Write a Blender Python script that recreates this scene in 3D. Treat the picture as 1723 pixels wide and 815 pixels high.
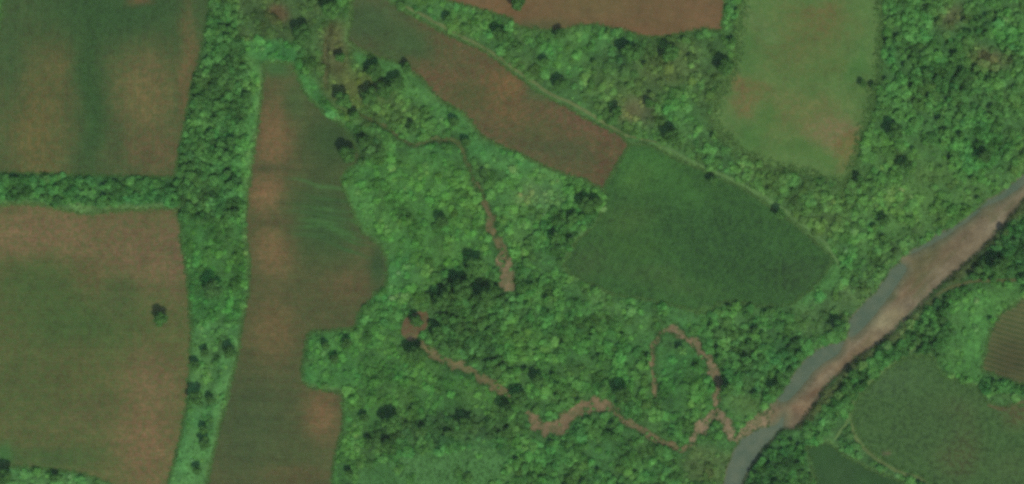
import bpy, math
import numpy as np
from mathutils import Vector
from mathutils.geometry import delaunay_2d_cdt

for o in list(bpy.data.objects): bpy.data.objects.remove(o)
SC = bpy.context.scene
COL = SC.collection
rad = math.radians

# ------------------------------------------------------------------ camera, world, sun, exposure
S = 0.5                                   # metres on the ground per map unit
def wx(px): return (np.asarray(px, float) - 861.5) * S
def wy(py): return (407.5 - np.asarray(py, float)) * S
ALT = 1500.0
cd = bpy.data.cameras.new('camera'); cam = bpy.data.objects.new('camera', cd); COL.objects.link(cam)
cam.location = (0, 0, ALT)
cd.sensor_width = 36.0; cd.lens = 36.0 * ALT / (1723 * S); cd.clip_start = 1.0; cd.clip_end = 30000
SC.camera = cam

SUN_EL, SUN_DIR = 54.0, (0.50, -0.866)    # horizontal direction towards the sun (south-south-east)
w = bpy.data.worlds.new('World'); SC.world = w; w.use_nodes = True
nt = w.node_tree; bg = nt.nodes['Background']
sky = nt.nodes.new('ShaderNodeTexSky'); sky.sky_type = 'NISHITA'; sky.sun_disc = False
sky.sun_elevation = rad(SUN_EL); sky.sun_rotation = math.atan2(SUN_DIR[0], SUN_DIR[1])
nt.links.new(sky.outputs[0], bg.inputs[0]); bg.inputs[1].default_value = 0.14
sl = bpy.data.lights.new('sun', 'SUN'); sl.energy = 2.8; sl.angle = rad(0.5); sl.color = (1.0, 0.955, 0.89)
sun = bpy.data.objects.new('sun', sl); COL.objects.link(sun)
ce = math.cos(rad(SUN_EL))
sun.rotation_euler = Vector((SUN_DIR[0]*ce, SUN_DIR[1]*ce, math.sin(rad(SUN_EL)))).to_track_quat('Z', 'Y').to_euler()
sun.location = (300, -500, 800)
SC.view_settings.view_transform = 'Standard'; SC.view_settings.look = 'None'
SC.view_settings.exposure = 0.0; SC.view_settings.gamma = 1.0
SC.render.engine = 'CYCLES'
SC.render.filter_size = 3.3
try: SC.cycles.filter_width = 3.3
except Exception: pass
SC.cycles.use_denoising = False
SC.cycles.max_bounces = 5; SC.cycles.diffuse_bounces = 4; SC.cycles.glossy_bounces = 1

HAZE = 1.8e-5
K = np.array([1.13, 1.13, 1.38])                                  # radiance of a white, level, open surface under this light
def lin(c):
    c = np.asarray(c, float) / 255.0
    return np.where(c <= 0.04045, c / 12.92, ((c + 0.055) / 1.055) ** 2.4)
AIR = np.array([.0035, .0045, .0065])     # light added by the thin haze
def alb(c, f=1.0): return np.maximum(lin(c) - AIR, .004) / K * f

# ------------------------------------------------------------------ small maths
RNG = np.random.default_rng(7)
_lat = np.random.default_rng(3).random((256, 256))
def vnoise(x, y):
    x = np.asarray(x, float); y = np.asarray(y, float)
    xi = np.floor(x).astype(int); yi = np.floor(y).astype(int)
    fx = x - xi; fy = y - yi; fx = fx*fx*(3-2*fx); fy = fy*fy*(3-2*fy)
    g = lambda a, b: _lat[a & 255, b & 255]
    return (g(xi, yi)*(1-fx)+g(xi+1, yi)*fx)*(1-fy) + (g(xi, yi+1)*(1-fx)+g(xi+1, yi+1)*fx)*fy
def fbm(x, y, sc, oct=4, off=0.0):
    s = 0; a = 1; t = 0
    for k in range(oct):
        s = s + a * vnoise(x/sc*(2**k) + off + 17.3*k, y/sc*(2**k) + off*1.7 + 9.1*k); t += a; a *= 0.55
    return s / t                          # 0..1
def sstep(a, b, x):
    t = np.clip((x - a) / (b - a), 0, 1); return t*t*(3-2*t)
def inside(px, py, poly):
    px = np.asarray(px, float); py = np.asarray(py, float)
    full = np.zeros(px.shape, bool); n = len(poly); q = np.asarray(poly)
    m = (px >= q[:, 0].min()) & (px <= q[:, 0].max()) & (py >= q[:, 1].min()) & (py <= q[:, 1].max())
    px = px[m]; py = py[m]; r = np.zeros(px.shape, bool)
    for i in range(n):
        x1, y1 = poly[i]; x2, y2 = poly[(i+1) % n]
        if y1 == y2: continue
        c = (y1 > py) != (y2 > py)
        r ^= c & (px < (x2-x1)*(py-y1)/(y2-y1) + x1)
    full[m] = r
    return full
def dist_line(px, py, pts, closed=False):
    px = np.asarray(px, float); py = np.asarray(py, float)
    q = np.asarray(pts, float); n = len(q); full = np.full(px.shape, 80.0)      # exact up to 80 units
    m = (px >= q[:, 0].min()-80) & (px <= q[:, 0].max()+80) & (py >= q[:, 1].min()-80) & (py <= q[:, 1].max()+80)
    px = px[m]; py = py[m]; d = np.full(px.shape, 6400.0)
    for i in range(n if closed else n-1):
        x1, y1 = pts[i]; x2, y2 = pts[(i+1) % n]
        dx, dy = x2-x1, y2-y1; L = dx*dx+dy*dy + 1e-9
        t = np.clip(((px-x1)*dx + (py-y1)*dy)/L, 0, 1)
        d = np.minimum(d, (px-x1-t*dx)**2 + (py-y1-t*dy)**2)
    full[m] = np.sqrt(d)
    return full
TENS = 1.0
def smooth(pts, closed=True, step=5.0, wob=1.2, seed=0):
    """Catmull-Rom through the points, resampled, with a little natural wobble"""
    P = [np.array(p, float) for p in pts]; n = len(P); out = []
    for i in range(n if closed else n-1):
        a, b = P[i], P[(i+1) % n]
        p0 = P[i-1] if (closed or i > 0) else a - (b-a)
        p3 = P[(i+2) % n] if (closed or i+2 < n) else b + (b-a)
        m = max(1, int(np.hypot(*(b-a)) / step))
        for k in range(m):
            t = k/m
            m1 = (b-p0)*0.3*TENS; m2 = (p3-a)*0.3*TENS
            out.append((2*t**3-3*t**2+1)*a + (t**3-2*t**2+t)*m1 + (-2*t**3+3*t**2)*b + (t**3-t**2)*m2)
    if not closed: out.append(P[-1])
    out = np.array(out)
    if wob:
        out[:, 0] += wob*2*(fbm(out[:, 0], out[:, 1], 14, 2, seed+1.0)-.5)
        out[:, 1] += wob*2*(fbm(out[:, 0], out[:, 1], 14, 2, seed+5.0)-.5)
    return out

# ------------------------------------------------------------------ the map (units of the survey, 0.5 m each)
FIELDS = {}
FIELDS['F1'] = [(8,-90),(7,0),(-3,60),(-8,180),(-90,190),(-90,292),(0,292),(120,294),(252,297),(294,297),(302,247),(312,201),(322,146),(332,116),(344,60),(352,0),(360,-90)]
FIELDS['F2'] = [(-90,344),(0,345),(50,343),(100,351),(150,361),(200,354),(298,352),(303,400),(310,440),(318,500),(322,560),(318,620),(314,680),(305,730),(290,790),(281,820),(268,905),(200,905),(196,822),(150,800),(120,794),(60,788),(0,786),(-90,786)]
FIELDS['F3'] = [(445,106),(490,108),(503,135),(516,161),(551,196),(578,212),(590,236),(606,266),(588,284),(575,297),(576,312),(591,352),(611,392),(640,415),(652,437),(650,478),(631,495),(603,528),(594,553),(521,560),(511,596),(507,640),(520,650),(546,657),(577,664),(577,717),(563,772),(556,820),(548,905),(333,905),(348,815),(355,780),(370,720),(385,660),(395,620),(402,580),(410,530),(418,490),(420,440),(414,400),(415,340),(422,290),(430,230),(438,180),(443,130)]
FIELDS['F4'] = [(588,-70),(592,30),(586,70),(626,93),(677,108),(712,136),(742,169),(782,191),(808,226),(833,242),(860,252),(880,262),(931,287),(981,302),(1014,317),(1036,280),(1058,242),(1046,228),(1001,207),(951,178),(910,158),(860,120),(830,96),(813,85),(752,57),(682,20),(650,0),(560,-70)]
FIELDS['F5'] = [(1060,243),(1037,281),(1016,318),(1018,345),(1000,378),(966,410),(950,444),(960,461),(1000,480),(1030,495),(1100,506),(1160,520),(1192,530),(1204,513),(1240,507),(1280,516),(1330,512),(1365,487),(1392,455),(1398,432),(1330,372),(1250,318),(1150,272),(1090,243)]
FIELDS['F6'] = [(742,-70),(752,0),(790,10),(818,20),(860,31),(870,45),(905,50),(941,51),(970,44),(996,41),(1046,50),(1097,64),(1132,60),(1182,50),(1213,51),(1220,0),(1226,-70)]
FIELDS['F7'] = [(1252,-70),(1247,0),(1239,65),(1234,110),(1207,166),(1198,201),(1212,225),(1250,262),(1300,280),(1360,293),(1400,303),(1424,312),(1449,242),(1464,191),(1479,126),(1484,50),(1484,0),(1490,-70)]
FIELDS['F8'] = [(1434,702),(1437,682),(1454,656),(1489,626),(1525,601),(1565,599),(1576,615),(1585,631),(1612,643),(1644,651),(1656,665),(1660,677),(1690,684),(1723,680),(1800,676),(1800,905),(1640,905),(1610,840),(1566,812),(1545,797),(1499,782),(1464,757),(1446,735)]
FIELDS['F9'] = [(1800,470),(1723,503),(1681,531),(1666,561),(1657,600),(1651,622),(1680,634),(1723,648),(1800,662)]
FIELDS['F10'] = [(1358,752),(1394,746),(1420,765),(1464,790),(1520,812),(1545,840),(1530,905),(1400,905),(1375,815),(1364,780)]
MEADOW = [(601,800),(640,778),(690,765),(740,762),(800,752),(835,758),(850,775),(835,800),(790,830),(760,905),(600,905)]
RIVER = [(1800,232),(1723,292),(1690,318),(1655,342),(1615,372),(1565,402),(1515,436),(1479,484),(1429,536),(1424,568),(1369,590),(1338,626),(1308,668),(1273,702),(1244,742),(1226,778),(1214,830),(1205,905),(1238,905),(1252,815),(1273,776),(1293,749),(1318,724),(1340,720),(1364,692),(1389,654),(1419,622),(1459,592),(1505,556),(1550,515),(1590,475),(1636,436),(1666,406),(1696,372),(1723,338),(1800,276)]
WATER = {
 'low':  [(1318,700),(1304,716),(1280,722),(1256,736),(1232,748),(1214,780),(1203,830),(1194,905),(1236,905),(1250,813),(1270,774),(1288,750),(1306,734),(1318,722)],
 'mid':  [(1424,564),(1400,574),(1362,584),(1330,620),(1306,660),(1312,676),(1328,674),(1350,650),(1372,624),(1392,608),(1414,594)],
 'pool': [(1502,446),(1470,482),(1444,510),(1422,536),(1416,566),(1436,568),(1456,550),(1478,524),(1496,502),(1512,478),(1528,452),(1524,444)],
 'high': [(1800,224),(1723,284),(1684,310),(1662,326),(1640,342),(1634,356),(1660,348),(1690,334),(1723,312),(1800,252)],
 'reach': [(1646,336),(1600,374),(1556,400),(1530,418),(1536,428),(1570,412),(1606,390),(1650,356)],
}
STREAMS = {   # centre line, half width
 'a': ([(556,38),(548,70),(548,120),(549,148)], 3.5),
 'b': ([(600,190),(625,203),(650,215),(680,238),(700,244),(738,234),(768,238),(780,256),(788,282),(798,304),(810,330)], 2.8),
 'c': ([(800,308),(812,335),(826,370),(832,398),(842,418),(852,440)], 6),
 'd': ([(846,425),(855,446),(858,468),(858,490)], 12),
 'e': ([(704,574),(722,592),(745,604),(780,620),(806,632),(830,645),(858,668)], 7),
 'f': ([(886,694),(902,714),(925,722),(948,716),(970,695),(990,684),(1010,682),(1040,692)], 10.5),
 'g': ([(1030,690),(1062,714),(1080,724),(1100,734),(1124,748),(1150,756),(1168,748)], 5),
 'h': ([(1102,668),(1100,640),(1096,610),(1097,590),(1104,572),(1114,560)], 4),
 'i': ([(1108,562),(1128,554),(1150,566),(1170,578),(1188,600),(1200,618),(1208,645),(1206,672),(1204,694)], 6),
 'j': ([(1166,750),(1172,728),(1186,712),(1204,694),(1222,716),(1238,738),(1248,752)], 8),
 'l': ([(1240,742),(1262,722),(1285,705),(1300,694)], 8),
}
BARE = [(680,540),(700,526),(716,522),(722,534),(718,552),(704,562),(698,574),(686,574),(676,560)]
TRACKS = {   # centre line, half width, colour
 'field_track': ([(640,-20),(690,15),(760,52),(820,85),(868,118),(915,152),(960,174),(1010,203),(1055,229),(1105,240)], 2.6, (100,114,72)),
 'field_track2': ([(1105,240),(1160,270),(1210,292),(1262,318),(1335,365),(1385,405),(1406,436),(1412,452)], 2.8, (90,124,72)),
 'bank_track': ([(1575,496),(1600,484),(1640,473),(1690,472),(1735,470),(1800,462)], 2.8, (86,92,58)),
 'margin_track': ([(1404,740),(1432,700),(1436,676),(1456,650),(1492,620),(1526,597),(1548,580)], 3, (92,120,70)),
 'margin_track2': ([(1432,706),(1440,738),(1464,764),(1500,789),(1545,804),(1562,818),(1590,850)], 3, (94,112,68)),
 'stub_track': ([(1662,682),(1690,689),(1723,678),(1800,676)], 3.5, (88,88,58)),
}
TENS = .5
for k in list(FIELDS): FIELDS[k] = smooth(FIELDS[k], True, 6, 1.3, len(k))
TENS = 1.0
MEADOW = smooth(MEADOW, True, 6, 3, 4); RIVER = smooth(RIVER, True, 6, 3.0, 9); BARE = smooth(BARE, True, 4, 2.5, 2)
for k in WATER: WATER[k] = smooth(WATER[k], True, 5, 1.8, 3)
def ribbon(pts, hw, seed, vary=.35):
    c = smooth(pts, False, 4, 2.0, seed); d = np.gradient(c, axis=0); d /= np.linalg.norm(d, axis=1)[:, None] + 1e-9
    nrm = np.stack([-d[:, 1], d[:, 0]], 1); t = np.linspace(0, 1, len(c)); end = np.clip(np.minimum(t, 1-t)*6, .25, 1)**.5
    a = hw*end*(1 + vary*2*(fbm(c[:, 0], c[:, 1], 12, 2, seed+2.)-.5)*2); b = hw*end*(1 + vary*2*(fbm(c[:, 0], c[:, 1], 12, 2, seed+8.)-.5)*2)
    return np.concatenate([c + nrm*a[:, None], (c - nrm*b[:, None])[::-1]])

# ------------------------------------------------------------------ relief
stream_lines = [s[0] for s in STREAMS.values()]
def height(px, py):
    px = np.asarray(px, float); py = np.asarray(py, float)
    din = dist_line(px, py, RIVER, True); ins = inside(px, py, RIVER)
    sd = np.where(ins, din, -din)
    rb = sstep(-4, 4, sd)
    z = 1.6*(fbm(px, py, 150, 3, 2.)-.5)*(1-sstep(-60, -6, sd))
    z = z - 2.8*rb
    gl = np.zeros(px.shape)
    for pts, hw in STREAMS.values():
        d = dist_line(px, py, pts); gl = np.maximum(gl, 1-sstep(hw*.4, hw*2.0, d))
    z = z - 1.3*gl*(1-rb)
    dw = np.zeros(px.shape)
    for q in WATER.values():
        dd = dist_line(px, py, q, True); dw = np.maximum(dw, np.where(inside(px, py, q), sstep(-4, 5, dd), sstep(-4, 5, -dd)))
    z = z - 0.9*dw*rb
    z = z + 0.25*(fbm(px, py, 10, 2, 5.)-.5)*rb*(1-dw)
    return z
WL = -3.05

# ------------------------------------------------------------------ materials
def new_mat(name):
    m = bpy.data.materials.new(name); m.use_nodes = True
    n = m.node_tree; b = n.nodes['Principled BSDF']; b.inputs['Specular IOR Level'].default_value = 0.15; b.inputs['Roughness'].default_value = 0.85
    return m, n, b
def N(n, t, **kw):
    d = n.nodes.new(t)
    for k, v in kw.items():
        if k in d.inputs: d.inputs[k].default_value = v
        else: setattr(d, k, v)
    return d
def math_node(n, op, a, b=None):
    d = n.nodes.new('ShaderNodeMath'); d.operation = op
    for i, v in enumerate((a, b)):
        if v is None: continue
        if isinstance(v, (int, float)): d.inputs[i].default_value = v
        else: n.links.new(v, d.inputs[i])
    return d.outputs[0]
def soil_mat(name, amount=0.22, scales=(0.9, 3.2), row=None, bump=0.5, hue=0.0, rowcol=0.15, second=None):
    """vertex colour x fine mottling, with furrows along one direction where the field has them"""
    m, n, b = new_mat(name); L = n.links
    at = N(n, 'ShaderNodeAttribute', attribute_name='col'); tc = N(n, 'ShaderNodeTexCoord')
    v = None
    for i, sc in enumerate(scales):
        no = N(n, 'ShaderNodeTexNoise', Scale=1.0/sc, Detail=3.0, Roughness=0.65)
        L.new(tc.outputs['Object'], no.inputs['Vector'])
        s = math_node(n, 'SUBTRACT', no.outputs[0], .5); s = math_node(n, 'MULTIPLY', s, amount*4.4/(1+.3*i))
        v = s if v is None else math_node(n, 'ADD', v, s)
    hgt = v
    if row:
        ang, sp = row
        mp = N(n, 'ShaderNodeMapping'); mp.inputs['Rotation'].default_value = (0, 0, rad(ang)); L.new(tc.outputs['Object'], mp.inputs['Vector'])
        # long streaks of uneven growth along the rows
        mq = N(n, 'ShaderNodeMapping'); mq.inputs['Scale'].default_value = (0.03, 0.55/sp*2, 1); L.new(mp.outputs[0], mq.inputs['Vector'])
        st = N(n, 'ShaderNodeTexNoise', Scale=1.0, Detail=3.0, Roughness=0.7); L.new(mq.outputs[0], st.inputs['Vector'])
        v = math_node(n, 'ADD', v, math_node(n, 'MULTIPLY', math_node(n, 'SUBTRACT', st.outputs[0], .5), rowcol*3.2))
        wv = N(n, 'ShaderNodeTexWave', Scale=1.0/sp*0.314, Distortion=1.2, Detail=1.0); wv.bands_direction = 'Y'; wv.inputs['Detail Scale'].default_value = .3
        L.new(mp.outputs[0], wv.inputs['Vector'])
        v = math_node(n, 'ADD', v, math_node(n, 'MULTIPLY', math_node(n, 'SUBTRACT', wv.outputs['Fac'], .5), rowcol))
    f = math_node(n, 'ADD', v, 1.0)
    mx = N(n, 'ShaderNodeVectorMath', operation='SCALE'); L.new(at.outputs['Color'], mx.inputs[0]); L.new(f, mx.inputs['Scale'])
    col = mx.outputs[0]
    if second:                                  # small plants of another colour scattered over it
        no = N(n, 'ShaderNodeTexNoise', Scale=0.26, Detail=2.0, Roughness=0.8); L.new(tc.outputs['Object'], no.inputs['Vector'])
        rp = N(n, 'ShaderNodeMapRange'); rp.inputs[1].default_value = .46; rp.inputs[2].default_value = .56; rp.inputs[4].default_value = second[1]
        L.new(no.outputs[0], rp.inputs[0])
        mm = N(n, 'ShaderNodeMix', data_type='RGBA'); L.new(rp.outputs[0], mm.inputs['Factor']); L.new(col, mm.inputs[6])
        mm.inputs[7].default_value = (*alb(second[0]), 1); col = mm.outputs[2]
    L.new(col, b.inputs['Base Color'])
    bp = N(n, 'ShaderNodeBump', Strength=bump, Distance=0.5); L.new(hgt, bp.inputs['Height']); L.new(bp.outputs[0], b.inputs['Normal'])
    return m
def leaf_mat(name, obj_tint):
    m, n, b = new_mat(name); L = n.links
    at = N(n, 'ShaderNodeAttribute', attribute_name='col'); c = at.outputs['Color']
    if obj_tint:
        oi = N(n, 'ShaderNodeObjectInfo'); mu = N(n, 'ShaderNodeVectorMath', operation='MULTIPLY')
        L.new(c, mu.inputs[0]); L.new(oi.outputs['Color'], mu.inputs[1]); c = mu.outputs[0]
    L.new(c, b.inputs['Base Color']); b.inputs['Roughness'].default_value = .7
    tr = N(n, 'ShaderNodeBsdfTranslucent'); L.new(c, tr.inputs['Color'])
    ms = N(n, 'ShaderNodeMixShader'); ms.inputs[0].default_value = .30
    L.new(b.outputs[0], ms.inputs[1]); L.new(tr.outputs[0], ms.inputs[2])
    L.new(ms.outputs[0], n.nodes['Material Output'].inputs['Surface'])
    return m
M_GROUND = soil_mat('scrub_ground', .34, (2.2, 6.5), bump=.7)
M_LEAF = leaf_mat('foliage', True); M_SCRUB = leaf_mat('scrub_foliage', False)
M_SAND = soil_mat('river_sand', .20, (2.0, 9.0), bump=.5)
M_BED = soil_mat('stream_soil', .28, (1.2, 5.0), bump=.6, second=((78,98,58), .5))
M_TRACK = soil_mat('track_soil', .22, (1.0, 3.5), bump=.5)
def bark():
    m, n, b = new_mat('bark'); no = N(n, 'ShaderNodeTexNoise', Scale=3.0, Detail=4.0)
    cr = N(n, 'ShaderNodeValToRGB'); cr.color_ramp.elements[0].color = (.05, .035, .025, 1); cr.color_ramp.elements[1].color = (.16, .12, .09, 1)
    n.links.new(no.outputs[0], cr.inputs[0]); n.links.new(cr.outputs[0], b.inputs['Base Color']); return m
M_BARK = bark()
def water_mat():
    m, n, b = new_mat('river_water'); L = n.links
    tc = N(n, 'ShaderNodeTexCoord'); no = N(n, 'ShaderNodeTexNoise', Scale=.12, Detail=3.0); L.new(tc.outputs['Object'], no.inputs['Vector'])
    cr = N(n, 'ShaderNodeValToRGB'); cr.color_ramp.elements[0].position = .35; cr.color_ramp.elements[1].position = .65
    cr.color_ramp.elements[0].color = (*alb((80, 98, 80)), 1); cr.color_ramp.elements[1].color = (*alb((94, 106, 86)), 1)
    L.new(no.outputs[0], cr.inputs[0]); L.new(cr.outputs[0], b.inputs['Base Color'])
    b.inputs['Roughness'].default_value = .25; b.inputs['Specular IOR Level'].default_value = .3
    n2 = N(n, 'ShaderNodeTexNoise', Scale=1.2, Detail=2.0); L.new(tc.outputs['Object'], n2.inputs['Vector'])
    bp = N(n, 'ShaderNodeBump', Strength=.15, Distance=.2); L.new(n2.outputs[0], bp.inputs['Height']); L.new(bp.outputs[0], b.inputs['Normal'])
    return m
M_WATER = water_mat()

# ------------------------------------------------------------------ mesh helpers
def mesh_from(name, V, F, mat, cols=None, smooth_sh=False):
    """V (n,3), F (m,k) arrays; cols per vertex (n,3)"""
    me = bpy.data.meshes.new(name); V = np.ascontiguousarray(V, np.float32); F = np.ascontiguousarray(F, np.int32)
    k = F.shape[1]; me.vertices.add(len(V)); me.vertices.foreach_set('co', V.ravel())
    me.loops.add(F.size); me.loops.foreach_set('vertex_index', F.ravel())
    me.polygons.add(len(F)); me.polygons.foreach_set('loop_start', np.arange(0, F.size, k, dtype=np.int32))
    try: me.polygons.foreach_set('loop_total', np.full(len(F), k, np.int32))
    except Exception: pass
    if cols is not None:
        a = me.color_attributes.new('col', 'FLOAT_COLOR', 'POINT')
        c = np.ones((len(V), 4), np.float32); c[:, :3] = cols; a.data.foreach_set('color', c.ravel())
    me.materials.append(mat); me.update(calc_edges=True); me.validate()
    if smooth_sh: me.polygons.foreach_set('use_smooth', np.ones(len(F), bool))
    return me
def link(name, me, kind=None, label=None, cat=None, group=None, parent=None):
    o = bpy.data.objects.new(name, me); COL.objects.link(o)
    if kind: o['kind'] = kind
    if label: o['label'] = label
    if cat: o['category'] = cat
    if group: o['group'] = group
    if parent: o.parent = parent
    return o
def sheet(name, poly, mat, colfn, eps=.06, step=6.0, z=None, **kw):
    """a surface that fills a map outline and follows the relief"""
    poly = np.asarray(poly); x0, y0 = poly.min(0); x1, y1 = poly.max(0)
    gx, gy = np.meshgrid(np.arange(x0, x1, step), np.arange(y0, y1, step)); r = np.random.default_rng(1)
    gx = gx + r.uniform(-.2, .2, gx.shape)*step; gy = gy + r.uniform(-.2, .2, gy.shape)*step
    gx = gx.ravel(); gy = gy.ravel(); k = inside(gx, gy, poly) & (dist_line(gx, gy, poly, True) > step*.35)
    pts = np.concatenate([poly, np.stack([gx[k], gy[k]], 1)])
    n = len(poly)
    vs, _, fs, *_ = delaunay_2d_cdt([Vector((float(a), float(b))) for a, b in pts], [(i, (i+1) % n) for i in range(n)], [], 1, 1e-4)
    P = np.array([(v.x, v.y) for v in vs]); F = np.array([list(f)[:3] for f in fs if len(f) >= 3])
    zz = height(P[:, 0], P[:, 1]) + eps if z is None else np.full(len(P), z)
    V = np.stack([wx(P[:, 0]), wy(P[:, 1]), zz], 1)
    a = V[F[:, 0]]; b = V[F[:, 1]]; c = V[F[:, 2]]
    flip = np.cross(b-a, c-a)[:, 2] < 0; F[flip] = F[flip][:, ::-1]
    cols = colfn(P[:, 0], P[:, 1]) if colfn else None
    return link(name, mesh_from(name, V, F, mat, cols, True), **kw)
def blobs(base, lst, warp=6, var=.10, seed=0.):
    """ground colour: a base and soft patches (cx, cy, rx, ry, colour[, angle])"""
    def f(px, py):
        qx = px + warp*2*(fbm(px, py, 45, 3, seed+3.)-.5)*2; qy = py + warp*2*(fbm(px, py, 45, 3, seed+11.)-.5)*2
        c = np.repeat(alb(base)[None], len(px), 0)
        for b in lst:
            an = rad(b[5]) if len(b) > 5 else 0; dx = qx-b[0]; dy = qy-b[1]
            u = dx*math.cos(an)+dy*math.sin(an); v = -dx*math.sin(an)+dy*math.cos(an)
            wt = np.exp(-1.1*((u/b[2])**2+(v/b[3])**2)**1.3)[:, None]
            c = c*(1-wt) + alb(b[4])*wt
        return c*(1 + var*2*(fbm(px, py, 22, 4, seed+20.)-.5)*2)[:, None]
    return f

# ------------------------------------------------------------------ vegetation zones on a raster
GX, GY = np.meshgrid(np.arange(-90, 1814, 2.0), np.arange(-90, 906, 2.0))
def blur(a, r):
    if r < 1: return a
    k = np.exp(-np.arange(-2*r, 2*r+1)**2/(2.0*(r*.8)**2)); k /= k.sum()
    p = np.pad(a, ((2*r, 2*r), (2*r, 2*r)), mode='edge'); o = np.zeros((a.shape[0], p.shape[1]))
    for i, kk in enumerate(k): o += kk*p[i:i+a.shape[0]]
    q = np.zeros(a.shape)
    for i, kk in enumerate(k): q += kk*o[:, i:i+a.shape[1]]
    return q
ZD = np.full(GX.shape, .85); ZS = np.full(GX.shape, 4.3); ZT = np.zeros(GX.shape)
ZC = np.repeat(np.repeat(np.array([[[64, 104, 56]]], float), GX.shape[0], 0), GX.shape[1], 1)
def zone(poly, col=None, D=None, size=None, T=None, feather=5):
    """polygon (list) or ellipse (cx,cy,rx,ry)"""
    global ZD, ZS, ZT, ZC
    wxp = GX + 10*2*(fbm(GX, GY, 26, 3, 31.)-.5); wyp = GY + 10*2*(fbm(GX, GY, 26, 3, 41.)-.5)
    if isinstance(poly, tuple): m = (((wxp-poly[0])/poly[2])**2+((wyp-poly[1])/poly[3])**2 < 1).astype(float)
    else: m = inside(wxp, wyp, poly).astype(float)
    m = blur(m, feather)
    if D is not None: ZD = ZD*(1-m)+D*m
    if size is not None: ZS = ZS*(1-m)+size*m
    if T is not None: ZT = ZT*(1-m)+T*m
    if col is not None: ZC = ZC*(1-m[..., None])+np.array(col, float)*m[..., None]
# hedgerow column between the western fields
zone([(300,380),(310,240),(345,-90),(450,-90),(450,100),(438,180),(425,290),(415,380)], (60,98,56), .95, 5.6, .5, 3)
zone([(400,-90),(470,-90),(560,-90),(545,20),(505,70),(440,75),(405,70),(395,20)], (66,92,54), .35, 3.2, 0, 3)
zone((470,22,18,14), (88,80,56), .1, 3, 0, 3)
zone([(405,66),(490,70),(500,105),(445,108),(410,92)], (66,120,64), .25, 3, 0, 2)
zone([(418,100),(446,100),(440,180),(424,300),(416,380),(402,380),(406,280),(416,180)], (74,122,64), .45, 3.4, 0, 2)
zone([(300,372),(416,372),(422,430),(418,500),(404,560),(322,560),(312,440)], (62,106,54), .95, 2.9, 0, 3)
zone([(318,545),(406,545),(396,620),(372,720),(348,815),(330,905),(260,905),(285,800),(312,700)], (78,126,70), .22, 3.0, 0, 3)
zone([(362,560),(372,560),(366,640),(356,720),(350,740),(346,720),(352,640)], (60,100,56), .8, 3.4, 0, 2)
# cross hedge
zone([(-90,292),(300,296),(300,352),(200,354),(150,360),(100,350),(0,344),(-90,344)], (58,100,56), .95, 5.2, .35, 2)
zone([(-90,334),(0,336),(50,334),(100,341),(150,350),(200,344),(300,343),(300,356),(200,358),(150,366),(100,355),(0,350),(-90,350)], (88,120,70), .12, 2.4, 0, 1)
zone([(-90,780),(150,795),(200,815),(200,905),(-90,905)], (72,112,64), .4, 4, 0, 2)
# scrub round the stream head
zone([(500,60),(590,30),(640,100),(700,200),(600,210),(530,150)], (74,104,58), .6, 3.8, .05, 6)
zone((590,150,55,30), (88,106,60), .3, 3, 0, 6)
zone((560,80,24,50), (86,92,58), .3, 3, 0, 5)
zone([(588,78),(630,96),(680,112),(712,140),(742,172),(782,194),(806,230),(860,256),(935,292),(1012,320),(1000,335),(930,310),(850,290),(790,262),(760,215),(700,180),(650,135),(590,100)], (72,120,64), .22, 3, 0, 3)
zone([(470,90),(520,130),(560,190),(600,215),(585,225),(540,200),(500,160)], (66,116,60), .5, 3.6, 0, 3)
zone([(560,215),(640,220),(640,260),(575,285)], (52,84,50), .8, 5, .2, 5)
zone([(575,290),(650,255),(760,262),(800,330),(820,430),(740,500),(660,500),(655,430),(610,395),(580,340)], (70,116,58), .55, 3.8, 0, 6)
zone([(572,290),(600,280),(640,330),(660,420),(690,470),(650,500),(655,430),(614,392)], (74,120,62), .35, 3.2, 0, 4)
zone([(600,440),(680,430),(720,470),(640,530),(600,560),(605,530),(650,480)], (72,120,64), .5, 3.6, 0, 4)
zone([(820,300),(900,290),(1010,325),(960,400),(940,440),(880,430),(850,380)], (74,118,62), .55, 3.8, 0, 5)
zone([(930,350),(1000,330),(1016,345),(960,410),(940,445),(890,440),(880,400)], (60,98,54), .9, 5, .25, 4)
zone((905,330,40,24), (82,118,70), .5, 3, 0, 4)
# north-east scrub
zone([(830,40),(870,45),(990,40),(1090,62),(1215,50),(1235,120),(1200,210),(1300,285),(1420,310),(1400,410),(1250,310),(1090,235),(950,170),(850,110),(740,50),(700,-90),(742,-90),(770,10)], (70,104,58), .55, 3.8, .05, 5)
zone([(900,60),(990,45),(1010,80),(960,130),(910,120)], (72,118,62), .6, 3.8, 0, 6)
zone([(655,-5),(752,-5),(860,38),(865,80),(830,85),(760,45)], (68,110,60), .6, 4, .05, 4)
zone((1075,185,34,26), (92,98,66), .25, 3, 0, 6)
zone((1060,95,30,20), (54,86,52), .9, 6, .3, 5)
zone((1130,120,60,40), (74,96,56), .45, 3.6, 0, 8)
zone([(1090,180),(1150,140),(1180,200),(1130,225)], (66,108,58), .8, 3.8, 0, 6)
zone([(1219,-90),(1248,-90),(1240,65),(1216,60)], (74,116,64), .5, 4, .1, 1)
zone([(1230,250),(1420,315),(1470,300),(1470,380),(1390,410),(1280,330)], (72,104,58), .6, 4.2, .03, 6)
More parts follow.
